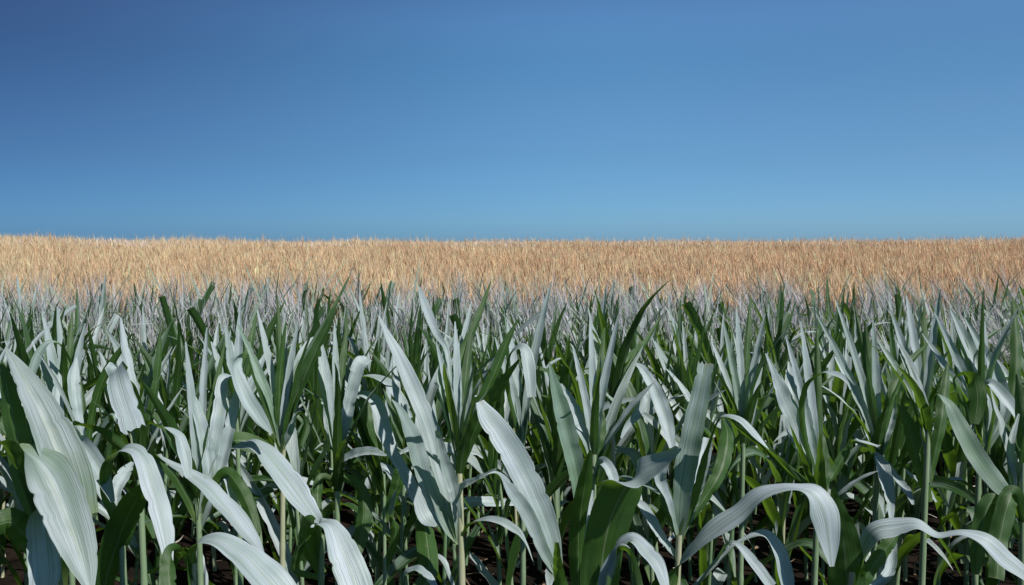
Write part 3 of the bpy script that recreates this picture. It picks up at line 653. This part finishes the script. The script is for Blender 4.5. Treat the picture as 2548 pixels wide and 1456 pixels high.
def cereal(name, X, Y, Hh, col, colvar, lean, earL, earW, awns, awnL, awnW, stemW, leafn, leafL, leafW, earcol=None, low=None, down=0.55, nodv=.22):
    n = len(X); Z0 = ground_z(X, Y)
    D = np.stack([rng.normal(lean[0], lean[2], n), rng.normal(lean[1], lean[2], n), np.ones(n)], 1); D /= np.linalg.norm(D, axis=1)[:, None]
    top = np.stack([X, Y, Z0 + Hh], 1); base = top - D * (Hh * down)[:, None]
    Vs, Fs, Ts, off = [], [], [], 0
    ec = earcol if earcol is not None else col
    tint = np.clip(col * (1 + rng.normal(0, colvar, (n, 1))), 0.01, .95); etint = np.clip(ec * (1 + rng.normal(0, colvar, (n, 1))), .01, .95)
    def add(V, F, per, tn):
        nonlocal off
        Vs.append(V); Fs.append(F + off); Ts.append(np.repeat(tn, per, 0)); off += len(V)
    V, F, per = blades(base, D, Hh * down, np.full(n, stemW), np.zeros((n, 3)), 2); add(V, F, per, tint)
    nod = rng.normal(0, nodv, (n, 3)); nod[:, 2] = 0; DE = D + nod + np.stack([np.broadcast_to(lean[0], n) * 1.0, np.zeros(n), np.zeros(n)], 1); DE /= np.linalg.norm(DE, axis=1)[:, None]
    eL = earL * rng.uniform(.75, 1.2, n)
    V, F, per = spindles(top, DE, eL, earW * rng.uniform(.8, 1.25, n)); add(V, F, per, etint)
    for k in range(awns):
        f = rng.uniform(.25, .95, n)[:, None]; PA = top + DE * (eL[:, None] * f)
        DA = DE + rng.normal(0, .17, (n, 3)); DA /= np.linalg.norm(DA, axis=1)[:, None]
        V, F, per = blades(PA, DA, awnL * rng.uniform(.7, 1.2, n), np.full(n, awnW), rng.normal(0, .012, (n, 3)), 2); add(V, F, per, np.clip(etint * 1.12, 0, .95))
    for k in range(leafn):
        sel = rng.random(n) < .8; m = sel.sum(); f = rng.uniform(.25, .95, m)[:, None]
        PL = base[sel] + (top - base)[sel] * f; az = rng.uniform(0, 6.28, m)
        DL = np.stack([np.cos(az) * .35, np.sin(az) * .35, np.ones(m)], 1); DL /= np.linalg.norm(DL, axis=1)[:, None]
        dr = rng.uniform(.01, .12, m); bv = np.stack([np.cos(az) * dr, np.sin(az) * dr, -dr * rng.uniform(0, 1.1, m)], 1)
        V, F, per = blades(PL, DL, leafL * rng.uniform(.6, 1.2, m), np.full(m, leafW), bv, 4); add(V, F, per, tint[sel] if low is None else np.clip(low * (1 + rng.normal(0, colvar, (m, 1))), .01, .95))
    return mesh_np(name, np.vstack(Vs), np.vstack(Fs), M_CROP, tint=np.vstack(Ts), smooth=False)
def field(n, y0, y1, pw=1.0):
    y = y0 + (y1 - y0) * rng.random(n) ** pw; x = rng.uniform(-1, 1, n) * (y * .60 + .7); return x, y
# golden wheat up the slope to the crest (density per m2 kept even: the strip widens with distance)
def field_even(dens, y0, y1):
    A = (y1 - y0) * 2 * ((y0 + y1) / 2 * .61 + .8); n = int(A * dens)
    y = np.sqrt(rng.random(n) * ((y1 + 1.3) ** 2 - (y0 + 1.3) ** 2) + (y0 + 1.3) ** 2) - 1.3
    return rng.uniform(-1, 1, n) * (y * .61 + .8), y
X, Y = field_even(290, 7.6, 21.5)
Hh = 0.92 + rng.normal(0, .065, len(X)) + .03 * np.sin(X * 1.7 + Y)
gold = np.stack([np.interp(X / Y, [-.6, .6], [.95, .95]), np.interp(X / Y, [-.6, .6], [.69, .65]), np.interp(X / Y, [-.6, .6], [.42, .40])], 1)
patch = .5 + .5 * np.sin(X * 2.3 + 1.7 * np.sin(Y * 1.1)) * np.sin(Y * 2.9 + X * .8)
Hh += .05 * (patch - .5) * np.clip((16 - Y) / 6, 0, 1)
gold *= (1 - .16 * (1 - patch))[:, None]
olive = np.array([.62, .52, .13]); fo = (np.clip((10.6 - Y) / 2.6, 0, 1) * (patch ** 1.5) * np.where(X < 1, .8, .35))[:, None]
gstem = gold * .85 * (1 - fo) + olive * fo
me = cereal('wheat', X, Y, Hh, gstem, .20, (-.02, 0, .10), np.interp(Y, [8, 20], [.12, .10]), .017, 4, .12, .0044, .006, 1, .26, .010, earcol=gold, nodv=.14)
o = link('wheat', me); tag(o, 'golden ripe wheat covering the slope up to the skyline', 'wheat', kind='stuff')
# pale ears that stand above the crest line
n = 4200; X = rng.uniform(-14, 14, n); Y = 19.0 + .10 * X + rng.uniform(-.8, 1.0, n)
pale = np.tile(np.array([[.84, .72, .60]]), (n, 1))
me = cereal('reed', X, Y, .99 + np.abs(rng.normal(0, .035, n)), pale, .08, (0, 0, .05), .10, .030, 4, .06, .006, .005, 0, .2, .01)
o = link('pale_seed_heads', me); tag(o, 'whitish feathery seed heads fringing the skyline of the wheat', 'seed heads', kind='stuff')
# grey bearded barley where the green rows meet the gold
nc = 620; CX, CY = field(nc, 4.8, 8.5, .8); n = 2300; ci = rng.integers(0, nc, n)
X = CX[ci] + rng.normal(0, .045, n); Y = CY[ci] + rng.normal(0, .045, n)
gr = np.array([.64, .62, .64]); tan = np.array([.60, .47, .27]); f = np.clip((Y - 7.2) / 1.5 + rng.normal(0, .25, n), 0, 1)[:, None]
colr = gr * (1 - f) + tan * f
leanx = -.03 - .22 * np.clip(CX[ci] / 4, 0, 1) + rng.normal(0, .10, nc)[ci]
me = cereal('barley', X, Y, np.interp(Y, [5, 7, 9.7], [.86, .92, .98]) + rng.normal(0, .07, n), colr, .14, (leanx, 0, .07), .08, .009, 6, .22, .0036, .006, 2, .40, .018,
            low=np.array([.34, .44, .32]), nodv=.10)
o = link('barley', me); tag(o, 'silvery grey bearded barley between the corn and the golden wheat', 'barley', kind='stuff')

# ------------------------------------------------------------------ litter on the soil
n = 1800; Y = 2.2 + 6 * rng.random(n); X = rng.uniform(-1, 1, n) * (Y * .62 + .3)
az = rng.uniform(0, 6.28, n); L = rng.uniform(.02, .09, n); Wd = rng.uniform(.005, .024, n)
P = np.stack([X, Y, ground_z(X, Y) + rng.uniform(.015, .05, n)], 1); D = np.stack([np.cos(az), np.sin(az), rng.normal(0, .25, n)], 1)
V, F, per = blades(P, D, L, Wd, np.stack([rng.normal(0, .02, n), rng.normal(0, .02, n), rng.uniform(-.02, .03, n)], 1), 4, az + np.pi / 2)
tn = np.where(rng.random((n, 1)) < .55, np.array([[.42, .30, .20]]), np.array([[.60, .56, .48]])) * rng.uniform(.5, 1.2, (n, 1))
o = link('leaf_litter', mesh_np('leaf_litter', V, F, M_LITTER, tint=np.repeat(np.clip(tn, 0, .9), per, 0))); tag(o, 'dry brown leaf scraps lying on the dark soil', 'leaf litter', kind='stuff')
print('plants', len(HEROES) + len(solo), 'rest', len(rest), 'objects', len(bpy.data.objects))
